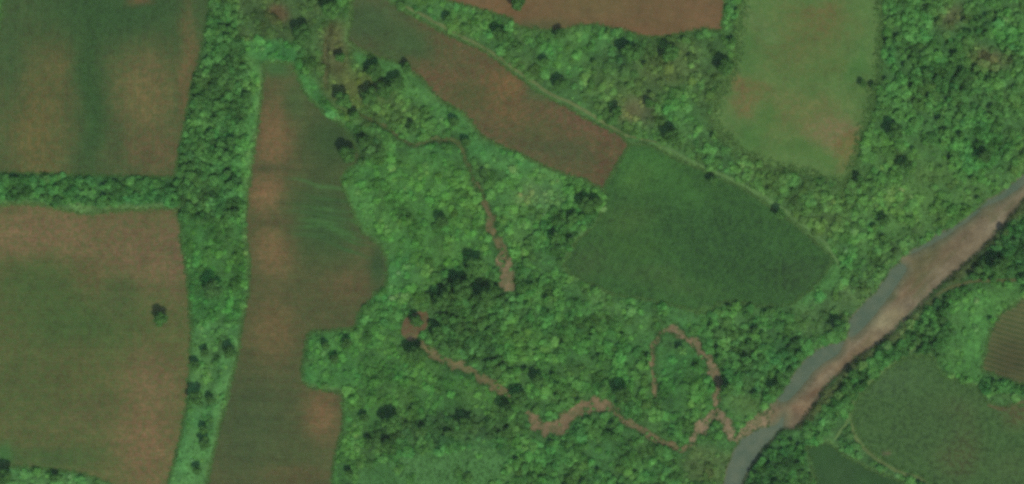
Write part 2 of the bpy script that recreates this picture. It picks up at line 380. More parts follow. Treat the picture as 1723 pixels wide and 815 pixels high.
# eastern wood
zone([(1484,-90),(1814,-90),(1814,230),(1640,330),(1560,240),(1480,200)], (68,108,60), .68, 4.8, .22, 6)
zone([(1440,240),(1560,230),(1814,200),(1814,240),(1600,370),(1500,430),(1440,420),(1420,330)], (74,112,60), .5, 4.0, .05, 8)
zone((1600,30,26,18), (84,92,62), .3, 3.5, .05, 6)
zone((1665,95,34,14), (90,90,62), .35, 3.5, .05, 6)
zone((1590,130,55,22), (54,90,52), 1, 7, .8, 7)
zone((1690,60,26,30), (66,116,62), .9, 5.5, .3, 7)
zone((1650,250,60,40), (62,104,56), .9, 5, .2, 7)
# south of the green field
zone([(960,470),(1030,500),(1190,535),(1200,545),(1120,550),(1010,520),(950,490)], (72,114,62), .15, 3, 0, 3)
zone([(1365,490),(1400,450),(1412,448),(1395,500),(1350,540),(1330,520)], (76,122,64), .15, 3, 0, 3)
zone((985,545,50,20), (72,104,56), .4, 3.2, 0, 7)
zone([(1200,515),(1340,515),(1330,560),(1250,600),(1200,580)], (66,104,58), .85, 4.8, .15, 5)
zone([(1210,580),(1330,560),(1370,560),(1340,620),(1300,670),(1240,700),(1215,650)], (58,96,54), .95, 5.8, .35, 6)
zone([(1340,520),(1470,440),(1500,400),(1560,380),(1510,430),(1440,530),(1420,560),(1350,570)], (72,104,60), .55, 4, .03, 5)
# woods along the dry stream
zone([(730,470),(800,430),(870,470),(940,470),(950,540),(900,620),(820,620),(740,590),(720,530)], (60,98,55), .85, 5.4, .3, 6)
zone((805,500,60,22), (55,90,51), .95, 6.2, .45, 6)
zone([(850,480),(950,470),(1010,540),(1090,560),(1090,670),(1030,680),(900,690),(860,650),(880,560)], (64,106,56), .8, 4.4, .12, 8)
zone((870,570,36,30), (70,114,58), .9, 4.5, .1, 6)
zone([(590,570),(680,560),(740,610),(840,660),(860,690),(760,740),(600,780),(580,700)], (64,106,54), .7, 3.2, 0, 6)
zone([(640,705),(700,700),(770,690),(860,700),(870,740),(760,745),(640,755),(600,770)], (58,90,52), .8, 4.6, .15, 5)
zone([(520,562),(600,556),(600,660),(578,664),(512,642)], (66,114,58), .5, 3.2, 0, 2)
zone([(576,664),(612,664),(606,770),(580,815),(556,815),(575,720)], (64,108,56), .6, 3.4, 0, 2)
zone([(1040,690),(1160,690),(1160,760),(1220,780),(1200,905),(880,905),(860,740),(960,735)], (64,104,56), .8, 4.4, .14, 7)
zone([(700,765),(860,740),(960,760),(960,905),(720,905)], (64,108,58), .8, 4, .05, 6)
zone([(1150,750),(1240,760),(1215,815),(1150,815)], (80,104,60), .3, 3.2, 0, 4)
zone([(1110,580),(1190,600),(1200,680),(1110,680)], (60,104,54), .8, 4, .1, 6)
zone([(1215,660),(1300,680),(1250,715),(1212,690)], (74,108,58), .3, 3, 0, 4)
# east bank
zone([(1340,720),(1420,630),(1560,520),(1640,450),(1814,380),(1814,300),(1850,905),(1230,905),(1260,790),(1310,740)], (58,98,54), .9, 4.6, .2, 5)
zone([(1450,600),(1560,520),(1600,500),(1610,560),(1560,590),(1500,610),(1440,670),(1400,690),(1380,680)], (52,90,50), .95, 5.4, .4, 4)
zone([(1600,500),(1660,480),(1723,474),(1723,498),(1680,525),(1662,560),(1650,645),(1590,630),(1575,600),(1600,560)], (70,116,60), .40, 3.0, 0, 4)
zone([(1640,500),(1723,478),(1680,525),(1660,560),(1650,640),(1600,626),(1620,570)], (70,118,60), .08, 2.6, 0, 5)
zone([(1723,330),(1690,366),(1636,428),(1590,468),(1505,550),(1419,616),(1364,688),(1340,716),(1352,724),(1376,696),(1430,628),(1516,562),(1600,484),(1646,444),(1705,378),(1735,345)], (74,88,54), .45, 3.2, 0, 2)
zone([(1640,440),(1690,390),(1814,340),(1814,460),(1700,465),(1640,465)], (52,88,50), .95, 6.5, .7, 4)
zone([(1370,700),(1430,710),(1500,790),(1600,850),(1560,905),(1480,905),(1460,790),(1400,745)], (66,102,58), .7, 4, .05, 3)
zone((1300,790,40,40), (48,84,48), .95, 6, .45, 6)
zone([(1655,655),(1700,660),(1800,664),(1800,674),(1690,682),(1660,676)], (70,104,58), .3, 3, 0, 2)

fm = np.zeros(GX.shape, bool)
for q in FIELDS.values(): fm |= inside(GX, GY, q)
lit_mg = np.zeros(GX.shape)  # sparse grass margins, sunlight painted into their colour on the hedges' sunny side
for dx, dy in ((3, 0), (2, 2), (0, 3), (2, 1), (1, 2)): lit_mg = np.maximum(lit_mg, np.roll(fm, (-dy, -dx), (0, 1)))
lit_mg = blur(lit_mg*(~fm), 1)*(.5+.5*sstep(.3, .6, fbm(GX, GY, 40, 2, 61.)))
ZD = ZD*(1-.85*lit_mg); ZS = ZS*(1-lit_mg)+2.8*lit_mg; ZT = ZT*(1-lit_mg); ZC = ZC*(1-.8*lit_mg[..., None]) + np.array([92., 126., 74.])*.8*lit_mg[..., None]
def samp(A, px, py):
    i = np.clip(((np.asarray(py)+90)/2).astype(int), 0, A.shape[0]-1); j = np.clip(((np.asarray(px)+90)/2).astype(int), 0, A.shape[1]-1)
    return A[i, j]
ribbons = {k: ribbon(p, hw+.6, i*3.1, .6) for i, (k, (p, hw)) in enumerate(STREAMS.items())}
BLOCK = np.zeros(GX.shape)                 # how far inside an open surface (field, river, stream, track) a point is
for q in list(FIELDS.values()) + [RIVER]:
    d = dist_line(GX, GY, q, True); BLOCK = np.maximum(BLOCK, np.where(inside(GX, GY, q), 20, np.clip(4-d, 0, 4)))
for q in list(ribbons.values()) + [BARE]:
    BLOCK = np.maximum(BLOCK, np.where(inside(GX, GY, q), 2.5, 0))
for p, hw, c in TRACKS.values(): BLOCK = np.maximum(BLOCK, np.where(dist_line(GX, GY, p) < hw+1.5, 10., 0))
BLOCK = np.maximum(BLOCK, np.where(inside(GX, GY, MEADOW) & (fbm(GX, GY, 30, 2) < .62), 10., 0))

# ------------------------------------------------------------------ the ground, one sheet out to the horizon
def axis(a, b, step, far):
    core = np.arange(a, b+step, step); ext = []; s = step*4; v = 0
    while v < far: v += s; ext.append(v); s *= 1.6
    ext = np.array(ext); return np.concatenate([(core[0]-ext)[::-1], core, core[-1]+ext])
gx, gy = np.meshgrid(axis(-120, 1840, 3.0, 24000), axis(-120, 936, 3.0, 24000))
nx, ny = gx.shape[1], gx.shape[0]; fx, fy = gx.ravel(), gy.ravel()
HU = (fbm(fx, fy, 42, 3, 110.)-.5)*2
gc = alb(samp(ZC, fx, fy)) * (1.05 + .34*(fbm(fx, fy, 12, 3, 50.)-.5)*2 + .34*(fbm(fx, fy, 20, 3, 90.)-.5)*2)[:, None] * np.stack([1.0+.28*HU, 1+.06*HU, 1+.04*HU], 1)
idx = np.arange(nx*ny).reshape(ny, nx)
F = np.stack([idx[:-1, :-1], idx[1:, :-1], idx[1:, 1:], idx[:-1, 1:]], -1).reshape(-1, 4)
core = (fx > -130) & (fx < 1850) & (fy > -130) & (fy < 946)
z = np.zeros(len(fx)); z[core] = height(fx[core], fy[core])
link('ground', mesh_from('ground', np.stack([wx(fx), wy(fy), z], 1), F, M_GROUND, gc, True), 'structure')

# ------------------------------------------------------------------ fields
GR = (62, 88, 50)
FC = {
 'F1': blobs((78,88,54), [(190,18,200,76,(52,80,46)),(152,165,30,170,(52,80,44)),(60,215,52,120,(104,94,58)),(95,120,26,50,(96,90,56)),(14,70,26,110,(66,86,52)),(245,155,52,72,(112,98,64)),(255,115,26,26,(106,96,64)),(318,130,16,120,(106,90,60)),(262,250,60,45,(98,84,58)),(235,2,22,9,(110,84,60)),(196,250,18,45,(74,84,52))]),
 'F2': blobs((94,94,58), [(70,392,120,52,(124,100,74)),(240,425,100,72,(116,94,70)),(150,470,30,30,(104,86,60)),(60,480,75,50,(74,88,50)),(125,545,120,60,(72,90,50)),(200,500,40,40,(80,88,54)),(40,650,110,70,(84,90,54)),(130,640,60,60,(88,88,54)),(245,745,56,90,(124,98,72)),(258,640,54,54,(114,94,68)),(80,772,90,26,(76,94,54)),(292,430,14,70,(110,90,68)),(150,700,50,30,(92,88,58)),(8,770,20,20,(66,108,58))]),
 'F3': blobs((84,84,54), [(462,232,34,60,(122,96,68)),(447,325,30,32,(126,98,70)),(464,420,36,48,(122,98,68)),(458,560,38,60,(110,92,62)),(540,700,30,48,(124,96,68)),(560,235,56,60,(58,82,48)),(545,370,64,80,(56,84,48)),(500,170,26,40,(72,90,54)),(455,281,46,10,(84,80,54)),(450,372,46,10,(84,78,52)),(585,480,46,26,(94,82,56)),(420,720,90,110,(70,82,52)),(500,780,60,50,(76,84,52)),(464,116,26,16,(66,104,58)),(636,450,16,44,(56,80,48)),(530,309,48,2.4,(76, 112, 64),9),(560,315,30,3,(74, 110, 62),6),(545,350,58,2.4,(66, 102, 56),6),(540,372,30,3.6,(72, 112, 60),5),(560,382,46,3,(68, 110, 58),14),(575,392,40,3,(68, 108, 58),18),(590,405,34,2.4,(64, 104, 54),22),(525,380,22,2.4,(66, 104, 54),2),(555,334,50,2.4,(60, 94, 52),8),(545,362,60,2.4,(62, 98, 54),8),(580,420,40,3,(60, 96, 52),20),(530,398,40,3.6,(60, 92, 52),10),(600,374,16,3,(66, 108, 56),30),(500,800,60,20,(90,82,54))], warp=3),
 'F4': blobs((98,84,58), [(618,30,56,62,(64,86,54)),(690,72,66,36,(66,90,54),25),(650,90,30,14,(70,92,54)),(740,135,44,26,(106,84,60),25),(760,92,34,14,(92,84,56),30),(850,140,36,26,(116,90,60),25),(795,165,44,24,(88,88,54),20),(850,190,50,22,(108,86,58),20),(905,150,26,14,(82,92,58),25),(985,212,56,18,(106,80,62),22),(940,256,84,18,(80,80,54),20),(900,215,40,16,(86,84,54)),(1022,290,20,26,(94,74,54)),(1040,246,20,14,(98,78,56))], warp=10),
 'F5': blobs((52,88,46), [(1100,285,56,40,(62,108,52)),(1080,300,30,24,(66,102,50)),(1150,320,70,30,(60,102,50),30),(1220,410,130,66,(46,78,43),25),(985,440,38,34,(56,80,46)),(1050,370,50,34,(62,92,48)),(1060,420,60,20,(58,92,46)),(1340,470,50,40,(48,74,44)),(1110,470,90,20,(62,92,50),12),(1180,520,30,8,(70,104,56))], warp=10),
 'F6': blobs((112,90,63), [(1185,25,46,22,(118,92,66)),(905,42,60,10,(90,88,58)),(1000,10,70,22,(108,92,62)),(790,4,40,8,(112,88,64)),(1090,52,40,8,(118,90,64)),(850,12,30,12,(112,86,60))]),
 'F7': blobs((90,118,66), [(1335,60,62,64,(98,106,62)),(1385,28,46,26,(106,102,62)),(1240,152,30,30,(116,100,66)),(1292,150,40,16,(106,104,62)),(1345,200,80,52,(106,108,66)),(1400,226,50,30,(122,110,78)),(1416,258,22,28,(120,98,64)),(1262,232,34,40,(76,112,58)),(1442,112,22,34,(70,114,58)),(1275,45,36,18,(92,114,68)),(1300,208,30,26,(82,112,58)),(1460,170,22,50,(82,110,60)),(1350,262,60,16,(82,112,58)),(1270,90,30,20,(80,112,60)),(1400,110,40,22,(90,110,60))], warp=18),
 'F8': blobs((58,88,48), [(1500,640,60,30,(66,94,58)),(1612,760,40,50,(74,80,50)),(1604,690,40,26,(68,82,50)),(1710,695,30,26,(84,78,52)),(1492,764,10,5,(100,88,70)),(1560,720,60,60,(58,84,48)),(1700,790,40,30,(64,86,50))]),
 'F9': blobs((94,96,62), [(1700,600,40,40,(80,78,52))]),
 'F10': blobs((50,82,45), [(1420,800,30,20,(54,84,48))]),
}
def rowed(f, ang, sp, amt, seed=0.):
    """uneven growth in long bands along the drilling direction"""
    ca, sa = math.cos(rad(ang)), math.sin(rad(ang))
    def g(px, py):
        u = px*ca + py*sa; v = -px*sa + py*ca
        n = fbm(u/9, v, sp, 3, seed)-.5
        c = f(px, py); return c*(1+amt*2*n)[:, None]
    return g
FM = {'F1': soil_mat('sprouting_soil_west', .26, (2.0, 6.0), (90, 3.6), .35, rowcol=.09, second=((62,98,54), .42)),
      'F2': soil_mat('sprouting_soil_south', .25, (2.0, 6.0), (0, 3.4), .35, rowcol=.08, second=((66,104,52), .42)),
      'F3': soil_mat('sprouting_soil_long', .22, (2.0, 6.0), (2, 3.2), .35, rowcol=.10, second=((66,94,52), .34)),
      'F4': soil_mat('ploughed_soil_middle', .26, (2.0, 6.0), (-22, 3.2), .35, rowcol=.11, second=((66,94,54), .42)),
      'F5': soil_mat('green_crop', .34, (2.2, 7.0), (-62, 4.0), .6, rowcol=.10, second=((68,112,52), .34)),
      'F6': soil_mat('bare_soil_north', .13, (2.0, 6.0), (-3, 3.0), .3, rowcol=.04, second=((84,92,58), .22)),
      'F7': soil_mat('pasture', .18, (2.2, 7.0), None, .4, second=((74,116,60), .42)),
      'F8': soil_mat('crop_south_east', .36, (2.2, 6.5), (-35, 3.0), .5, rowcol=.05, second=((78,110,62), .55)),
      'F9': soil_mat('furrowed_soil', .10, (2.0, 6.0), (-14, 3.6), .4, rowcol=.05),
      'F10': soil_mat('dark_pasture', .13, (2.0, 6.0), None, .4)}
# furrows of the ploughed field are wide enough to read one by one
def furrow_cols(px, py):
    c = FC['F9'](px, py); a = rad(15); v = -px*math.sin(a)+py*math.cos(a)
    s = .5+.5*np.sin(v*2*math.pi/8.6 + 5*(fbm(px, py, 50, 3)-.5)); s = s[:, None]*(.5+.9*fbm(px, py, 16, 3, 8.))[:, None]
    return c*(1-np.array([.50, .26, .40])*s) 
FN = {'F1': 'crop_field', 'F2': 'crop_field', 'F3': 'crop_field', 'F4': 'ploughed_field', 'F5': 'crop_field', 'F6': 'ploughed_field', 'F7': 'pasture', 'F8': 'crop_field', 'F9': 'ploughed_field', 'F10': 'pasture'}
for k, q in FIELDS.items():
    cf = furrow_cols if k == 'F9' else FC[k]
    amt = {'F1': (92, .10), 'F2': (1, .12), 'F3': (2, .14), 'F4': (24, .14), 'F5': (62, .17), 'F6': (4, .06), 'F8': (35, .08)}.get(k)
    if amt: cf = rowed(cf, amt[0], 11, amt[1], float(len(k)))
    sheet(FN[k], q, FM[k], cf, .07, 2.0 if k == 'F9' else (2.6 if k == 'F3' else 5.0), kind='structure')
sheet('meadow', MEADOW, soil_mat('meadow_grass', .22, (2.2, 6.5), None, .5), blobs((76,122,68), [(700,790,60,20,(82,128,74)),(640,800,30,20,(62,106,58))]), .07, kind='structure')

# ------------------------------------------------------------------ river, sand, dry stream beds, tracks
def wet(f):
    def g(px, py):
        c = f(px, py); d = np.full(px.shape, 80.)
        for q in WATER.values(): d = np.minimum(d, np.where(inside(px, py, q), 0, dist_line(px, py, q, True)))
        t = ((1-sstep(0, 15, d))*.75)[:, None]; 
        u = (px*.72 - py*.69); v = (px*.69 + py*.72); k = sstep(.56, .74, fbm(u/7, v, 9, 3, 33.))[:, None]
        c = c*(1-.5*k) + alb((138,128,108))*.5*k
        k = sstep(.60, .76, fbm(u/5, v, 12, 3, 53.))[:, None]; c = c*(1-.6*k) + alb((92,96,66))*.6*k
        return c*(1-t) + alb((90,98,76))*t
    return g
sheet('sand_bank', RIVER, M_SAND, wet(blobs((118,106,86), [(1440,592,50,12,(122,104,82),-36),(1486,548,30,15,(132,124,98),-30),(1505,535,20,16,(128,118,92)),(1545,470,36,20,(104,92,68),-40),(1590,430,40,20,(114,100,78),-40),(1528,498,22,10,(116,98,76),-40),(1500,500,16,10,(86,90,58)),(1620,400,40,12,(112,98,78),-38),(1560,440,30,14,(90,88,62),-40),(1660,375,46,12,(120,108,88),-38),(1400,625,40,14,(118,102,80),-45),(1345,690,26,18,(128,104,82)),(1340,672,14,30,(132,116,92),-70),(1375,660,26,8,(108,88,68),-45),(1290,705,24,14,(112,100,76)),(1250,735,14,14,(122,106,84)),(1705,325,30,8,(122,112,90),-38),(1320,700,12,20,(120,110,86))], 9, .24)), .10, 3.0, kind='structure')
for q in WATER.values(): sheet('river_water', q, M_WATER, None, z=WL, step=8, kind='structure')
sc = {'d': (124,108,84), 'e': (114,104,74), 'f': (124,106,82), 'g': (116,102,76), 'h': (122,108,82), 'i': (126,110,86), 'j': (134,116,94), 'l': (132,114,92), 'c': (108,98,70), 'b': (90,96,60), 'a': (92,94,62)}
for k, q in ribbons.items():
    sheet('stream_bed', q, M_BED, blobs(sc[k], [], 5, .16, 3.), .12, 2.4, kind='structure')
sheet('stream_bed', BARE, M_BED, blobs((104,84,62), [(692,570,7,5,(140,118,96)),(708,530,10,6,(100,78,58))], 2, .14, 3.), .12, 2.4, kind='structure')
for i, (k, (p, hw, c)) in enumerate(TRACKS.items()):
    sheet('track', ribbon(p, hw, 20+i, .2), M_TRACK, blobs(c, [], 4, .14, 6.), .16, 2.6, kind='structure')

# ------------------------------------------------------------------ foliage
LG = np.array([1.05, 1.04, .90])         # leaves a touch yellower than the grass
def unit(v): return v/(np.linalg.norm(v, axis=-1, keepdims=True)+1e-9)
def quads(C, Nn, size, r):
    """leaf clumps: one bent-free quad per centre, turned at random about its normal"""
    n = len(C); a = unit(np.cross(Nn, unit(r.normal(size=(n, 3))))); b = np.cross(Nn, a)
    s = size[:, None]; V = np.stack([C-a*s-b*s*.8, C+a*s*.9-b*s, C+a*s+b*s*.85, C-a*s*.8+b*s], 1)
    return V.reshape(-1, 3), np.arange(n*4).reshape(n, 4)
def crown_mesh(seed, nl=11, n=1300, leaf=.075, flat=.62):
    r = np.random.default_rng(seed); cs = []; rs = []
    for i in range(nl):
        a = i*2.4+r.uniform(-.4, .4); q = math.sqrt((i+.3)/nl)*.66; z = .42*(1-q*q)+r.uniform(-.12, .16)
        cs.append((math.cos(a)*q, math.sin(a)*q, z)); rs.append(r.uniform(.27, .42))
    cs = np.array(cs); rs = np.array(rs)
    k = r.choice(nl, n, p=rs**2/np.sum(rs**2)); d = unit(r.normal(size=(n, 3))); d[:, 2] = np.where(d[:, 2] < -.35, -d[:, 2], d[:, 2])
    P = cs[k] + d*(rs[k]*r.uniform(.72, 1.08, n))[:, None]*np.array([1, 1, flat/.62*.9])
    V, F = quads(P, unit(d+.35*r.normal(size=(n, 3))), leaf*r.uniform(.7, 1.35, n), r)
    tone = (1+.22*r.normal(size=nl)*.6)[k]*(1+.16*r.normal(size=n)); tone = np.clip(tone, .5, 1.6)
    c = np.stack([tone*(1+.06*r.normal(size=n)), tone, tone*(1+.05*r.normal(size=n))], 1)
    return mesh_from('crown', V, F, M_LEAF, np.repeat(c, 4, 0))
def trunk_mesh(seed):
    r = np.random.default_rng(seed+90); V = []; F = []
    def tube(a, b, ra, rb):
        a = np.array(a, float); b = np.array(b, float); d = unit(b-a); u = unit(np.cross(d, [.3, .9, .2])); v = np.cross(d, u); i0 = len(V)
        for t, q in ((0, ra), (.5, (ra+rb)/2), (1, rb)):
            for k in range(7):
                an = k*2*math.pi/7; V.append(a+(b-a)*t + q*(u*math.cos(an)+v*math.sin(an)))
        for j in range(2):
            for k in range(7): F.append((i0+j*7+k, i0+j*7+(k+1) % 7, i0+(j+1)*7+(k+1) % 7, i0+(j+1)*7+k))
    tube((0, 0, -.9), (.03, .02, -.25), .085, .06); tube((.03, .02, -.26), (0, 0, .3), .06, .03)
    for k in range(6):
        a = k*1.05+r.uniform(-.2, .2); tube((.02, .02, -.3+.06*k), (math.cos(a)*.5, math.sin(a)*.5, .05+.05*k), .035, .012)
    return mesh_from('trunk', np.array(V), np.array(F), M_BARK)
CROWNS = [crown_mesh(s, nl=9+s % 5) for s in range(7)]; TRUNKS = [trunk_mesh(s) for s in range(4)]

# explicit trees: x, y, radius, colour, label (map units)
DK = (53, 84, 47); MD = (58, 92, 51); LT = (74, 112, 64)
TREES = [
 (274,537,12.5,MD,'lone dark tree standing in the brown field at lower left'),
 (510,60,17,(50,80,46),'big round dark tree on the grassy patch above the long brown field'),
 (560,19,15,MD,'dark spreading tree at the top beside the green corner of the diagonal field'),
 (574,98,9,MD,'small dark tree just below the head of the dry stream'),
 (634,123,14,DK,'round dark tree on bright grass under the diagonal brown field'),
 (686,116,9.5,DK,'dark tree tight against the lower edge of the diagonal brown field'),
 (625,164,15,DK,'left tree of the dark clump under the diagonal brown field'),
 (648,154,15,DK,'middle tree of the dark clump under the diagonal brown field'),
 (668,142,13,DK,'right tree of the dark clump under the diagonal brown field'),
 (580,172,15,MD,'dark tree at the upper right tip of the long brown field'),
 (597,196,9,MD,'small dark tree between the long brown field and the winding stream bed'),
 (586,262,15,DK,'dark tree over the notch in the right edge of the long brown field'),
 (612,240,10,DK,'dark tree just above the notch in the right edge of the long brown field'),
 (693,216,9.5,DK,'dark tree in the bend of the faint upper stream bed'),
 (765,206,9,MD,'small dark tree where the bright grass band meets the faint stream bed'),
 (785,240,8,MD,'small tree at the right end of the faint upper stream bed'),
 (755,34,9.5,MD,'small dark tree in the strip between the track and the top brown field'),
 (843,60,13,DK,'large dark tree in the strip under the left tip of the top brown field'),
 (870,7,14,DK,'dark tree standing in the top brown field'),
 (941,58,9.5,DK,'dark tree touching the lower edge of the top brown field'),
 (941,143,12,DK,'dark tree beside the track above the diagonal brown field'),
 (918,105,8,MD,'small tree in the bright scrub below the top brown field'),
 (1036,190,10,DK,'dark tree above the track at the end of the diagonal brown field'),
 (1129,232,14,DK,'large dark tree above the track at the top of the green crop field'),
 (1060,92,17,MD,'broad dark tree in the scrub under the middle of the top brown field'),
 (1126,92,14,MD,'dark tree in the scrub under the right end of the top brown field'),
 (1092,175,8,MD,'small tree beside the pale patch in the upper right scrub'),
 (1217,115,14,DK,'large dark tree on the left edge of the pale meadow'),
 (1232,70,7,MD,'small tree in the narrow strip between the top brown field and the pale meadow'),
 (1311,362,9,MD,'small dark tree by the track along the top right edge of the green crop field'),
 (1198,305,8,MD,'small dark tree by the track above the green crop field'),
 (1451,143,7,DK,'small dark tree poking into the right edge of the pale meadow'),
 (1468,146,6,DK,'small dark tree between the pale meadow edge and the eastern wood'),
 (1503,222,14,DK,'large dark tree right of the pale meadow'),
 (1521,280,11,DK,'dark tree in the scrub below right of the pale meadow'),
 (1652,264,11,DK,'dark tree in the scrub above the upper reach of the river'),
 (1446,304,9,MD,'dark tree below the lower tip of the pale meadow'),
 (1484,372,10,DK,'dark tree in the scrub between the pale meadow and the river'),
 (745,372,11,DK,'dark round tree in the bright scrub left of the straight stream bed'),
 (799,449,16,MD,'broad dark tree left of the blunt end of the straight stream bed'),
 (985,345,14,DK,'dark tree at the lower left corner where diagonal field meets green crop field'),
 (1003,341,10,DK,'smaller dark tree touching the left corner of the green crop field'),
 (962,368,10,MD,'dark tree on the upper left side of the green crop field'),
 (934,400,11,MD,'dark tree in the wood left of the green crop field'),
 (702,541,11,DK,'dark tree in the middle of the bare brown patch'),
 (746,505,16,DK,'dark tree above right of the bare brown patch'),
 (778,487,18,DK,'large dark tree on the top edge of the dark wood'),
 (818,502,19,DK,'large dark tree below the blunt end of the straight stream bed'),
 (700,594,15,DK,'dark tree just below the bare brown patch'),
 (738,560,12,MD,'dark tree right of the bare brown patch'),
 (660,711,17,MD,'big round dark tree in the fine scrub above the bottom meadow'),
 (614,702,8,DK,'small dark tree right of the lower brown corner of the long field'),
 (585,578,9,DK,'dark tree in the square green notch cut into the long field'),
 (564,604,8,DK,'dark bushy tree low in the square green notch cut into the long field'),
 (549,582,7,MD,'small tree left in the square green notch cut into the long field'),
 (785,712,13,DK,'dark tree left of the S shaped brown stream bed'),
 (875,668,14,DK,'large dark tree between the two middle pieces of brown stream bed'),
 (852,690,12,DK,'dark tree at the left tip of the S shaped brown stream bed'),
 (905,640,11,MD,'dark tree above the S shaped brown stream bed'),
 (1046,664,15,DK,'large dark tree at the right tip of the S shaped brown stream bed'),
 (1221,655,12,MD,'dark tree outside the right leg of the brown horseshoe stream bed'),
 (1146,590,8,LT,'pale green tree inside the brown horseshoe stream bed'),
 (1410,548,13,(56,92,54),'round tree on the left bank beside the grey pool'),
 (1676,446,15,DK,'broad dark tree on the right bank above the brown track'),
 (1303,655,12,MD,'dark tree on the left bank upstream of the stream mouth'),
 (362,487,17,(56,88,52),'broad dark tree in the middle of the tall hedgerow below the cross hedge'),
 (388,592,11,DK,'dark tree on the right edge of the lower hedgerow'),
 (347,592,8,DK,'small dark tree in the middle of the lower hedgerow'),
 (330,613,9,DK,'dark tree on the left edge of the lower hedgerow'),
 (333,668,13,DK,'large dark tree left in the lower hedgerow'),
 (354,672,7,DK,'small dark tree beside the large one in the lower hedgerow'),
 (348,744,11,DK,'dark upright tree on the right of the lowest hedgerow'),
 (345,722,8,MD,'small dark tree above the lowest hedgerow tree'),
 (334,790,8,MD,'small tree at the bottom end of the hedgerow'),
 (12,801,15,DK,'dark tree in the bottom left corner hedge'),
 (94,803,8,DK,'small dark tree in the hedge along the bottom left edge'),
 (588,796,7,DK,'small dark tree at the bottom by the lower end of the long field'),
 (622,742,8,DK,'small dark tree left of the dark ragged line above the bottom meadow'),
 (652,746,9,DK,'dark tree on the ragged line above the bottom meadow'),
 (712,722,8,DK,'dark tree on the rising line right of the big round tree'),
]
tree_xy = [(t[0], t[1], t[2]*1.12) for t in TREES]; tree_lab = [t[4] for t in TREES]; tree_col = [t[3] for t in TREES]
PLACES = [   # polygon or ellipse -> wording
 ([(-90,290),(300,290),(300,362),(-90,362)], 'in the cross hedge between the two left brown fields', 'trees in the cross hedge'),
 ([(290,-90),(450,-90),(450,200),(300,200)], 'in the upper part of the tall hedgerow', 'trees in the upper tall hedgerow'),
 ([(290,200),(450,200),(450,400),(290,400)], 'in the tall hedgerow where the cross hedge joins', 'trees at the hedgerow junction'),
 ([(270,400),(450,400),(450,905),(240,905)], 'in the lower half of the tall hedgerow', 'trees in the lower tall hedgerow'),
 ([(450,-90),(720,-90),(820,220),(770,250),(560,240)], 'in the scrub around the head of the dry stream', 'trees round the stream head'),
 ([(1440,-90),(1600,-90),(1600,110),(1440,110)], 'in the eastern wood right of the pale meadow top', 'trees in the north of the eastern wood'),
 ([(1600,-90),(1814,-90),(1814,110),(1600,110)], 'in the wood filling the top right corner', 'trees in the top right corner wood'),
 ([(1440,110),(1600,110),(1600,240),(1440,240)], 'in the wood right of the lower pale meadow', 'trees in the middle of the eastern wood'),
 ([(1600,110),(1814,110),(1814,240),(1600,240)], 'in the wood at the right edge above the river', 'trees in the right edge of the eastern wood'),
 ([(1400,240),(1814,240),(1814,300),(1500,450),(1400,450)], 'in the open wood sloping down to the upper river', 'trees above the upper river'),
 ([(1580,300),(1850,250),(1850,480),(1600,480)], 'on the right bank above the brown bank track', 'trees above the bank track'),
 ([(1350,480),(1640,480),(1700,640),(1560,600),(1400,720)], 'in the dark belt along the right river bank', 'trees of the right bank belt'),
 ([(1220,690),(1450,690),(1600,905),(1200,905)], 'on the right bank near the grey lower water', 'trees by the lower water'),
 ([(720,430),(960,430),(960,560),(720,560)], 'in the dark wood below the straight stream bed', 'trees in the upper dark wood'),
 ([(680,560),(880,560),(880,660),(680,660)], 'in the dark wood along the slanting stream bed', 'trees along the slanting stream bed'),
 ([(880,540),(1100,540),(1100,700),(880,700)], 'in the wood above the S shaped brown stream bed', 'trees above the S shaped bed'),
 ([(860,700),(1240,700),(1240,905),(860,905)], 'in the scrubby wood below the S shaped stream bed', 'trees below the S shaped bed'),
 ([(1100,500),(1440,450),(1440,620),(1300,700),(1100,700)], 'in the wood between green crop field and river', 'trees between crop field and river'),
 ([(570,220),(830,220),(860,540),(560,560)], 'in the bright central scrub', 'trees in the central scrub'),
 ([(800,240),(1040,240),(1040,480),(830,480)], 'in the scrub left of the green crop field', 'trees left of the crop field'),
 ([(500,540),(860,540),(860,905),(540,905)], 'in the fine scrub above the bottom meadow', 'trees above the bottom meadow'),
 ([(700,-90),(1260,-90),(1430,310),(1400,430),(1090,240),(700,20)], 'in the scrub under the top brown field', 'trees under the top brown field'),
]
def place(x, y):
    for p, a, b in PLACES:
        if inside(np.array([x]), np.array([y]), p)[0]: return a, b
    return 'in the remaining scrub along the frame edge', 'trees along the frame edge'
r = np.random.default_rng(11)
tries = 0
while len(tree_xy) < 296 and tries < 60000:
    tries += 1
    x = r.uniform(-6, 1729); y = r.uniform(-6, 821)
    t = float(samp(ZT, x, y))
    if r.random() > t*1.0: continue
    R = float(np.clip(samp(ZS, x, y)*r.uniform(.95, 1.65), 5.2, 12))
    if samp(BLOCK, x, y) > 0: continue
    T = np.array(tree_xy)
    if np.any(np.hypot(T[:, 0]-x, T[:, 1]-y) < (T[:, 2]+R)*.66): continue
    tree_xy.append((x, y, R)); tree_lab.append(None)
    c = np.array(samp(ZC, x, y))*r.uniform(.84, 1.06); tree_col.append(tuple(c))
TX = np.array(tree_xy)
TZ = height(TX[:, 0], TX[:, 1])
SIZES = lambda R: 'large' if R > 8.5 else ('medium' if R > 6.6 else 'small')
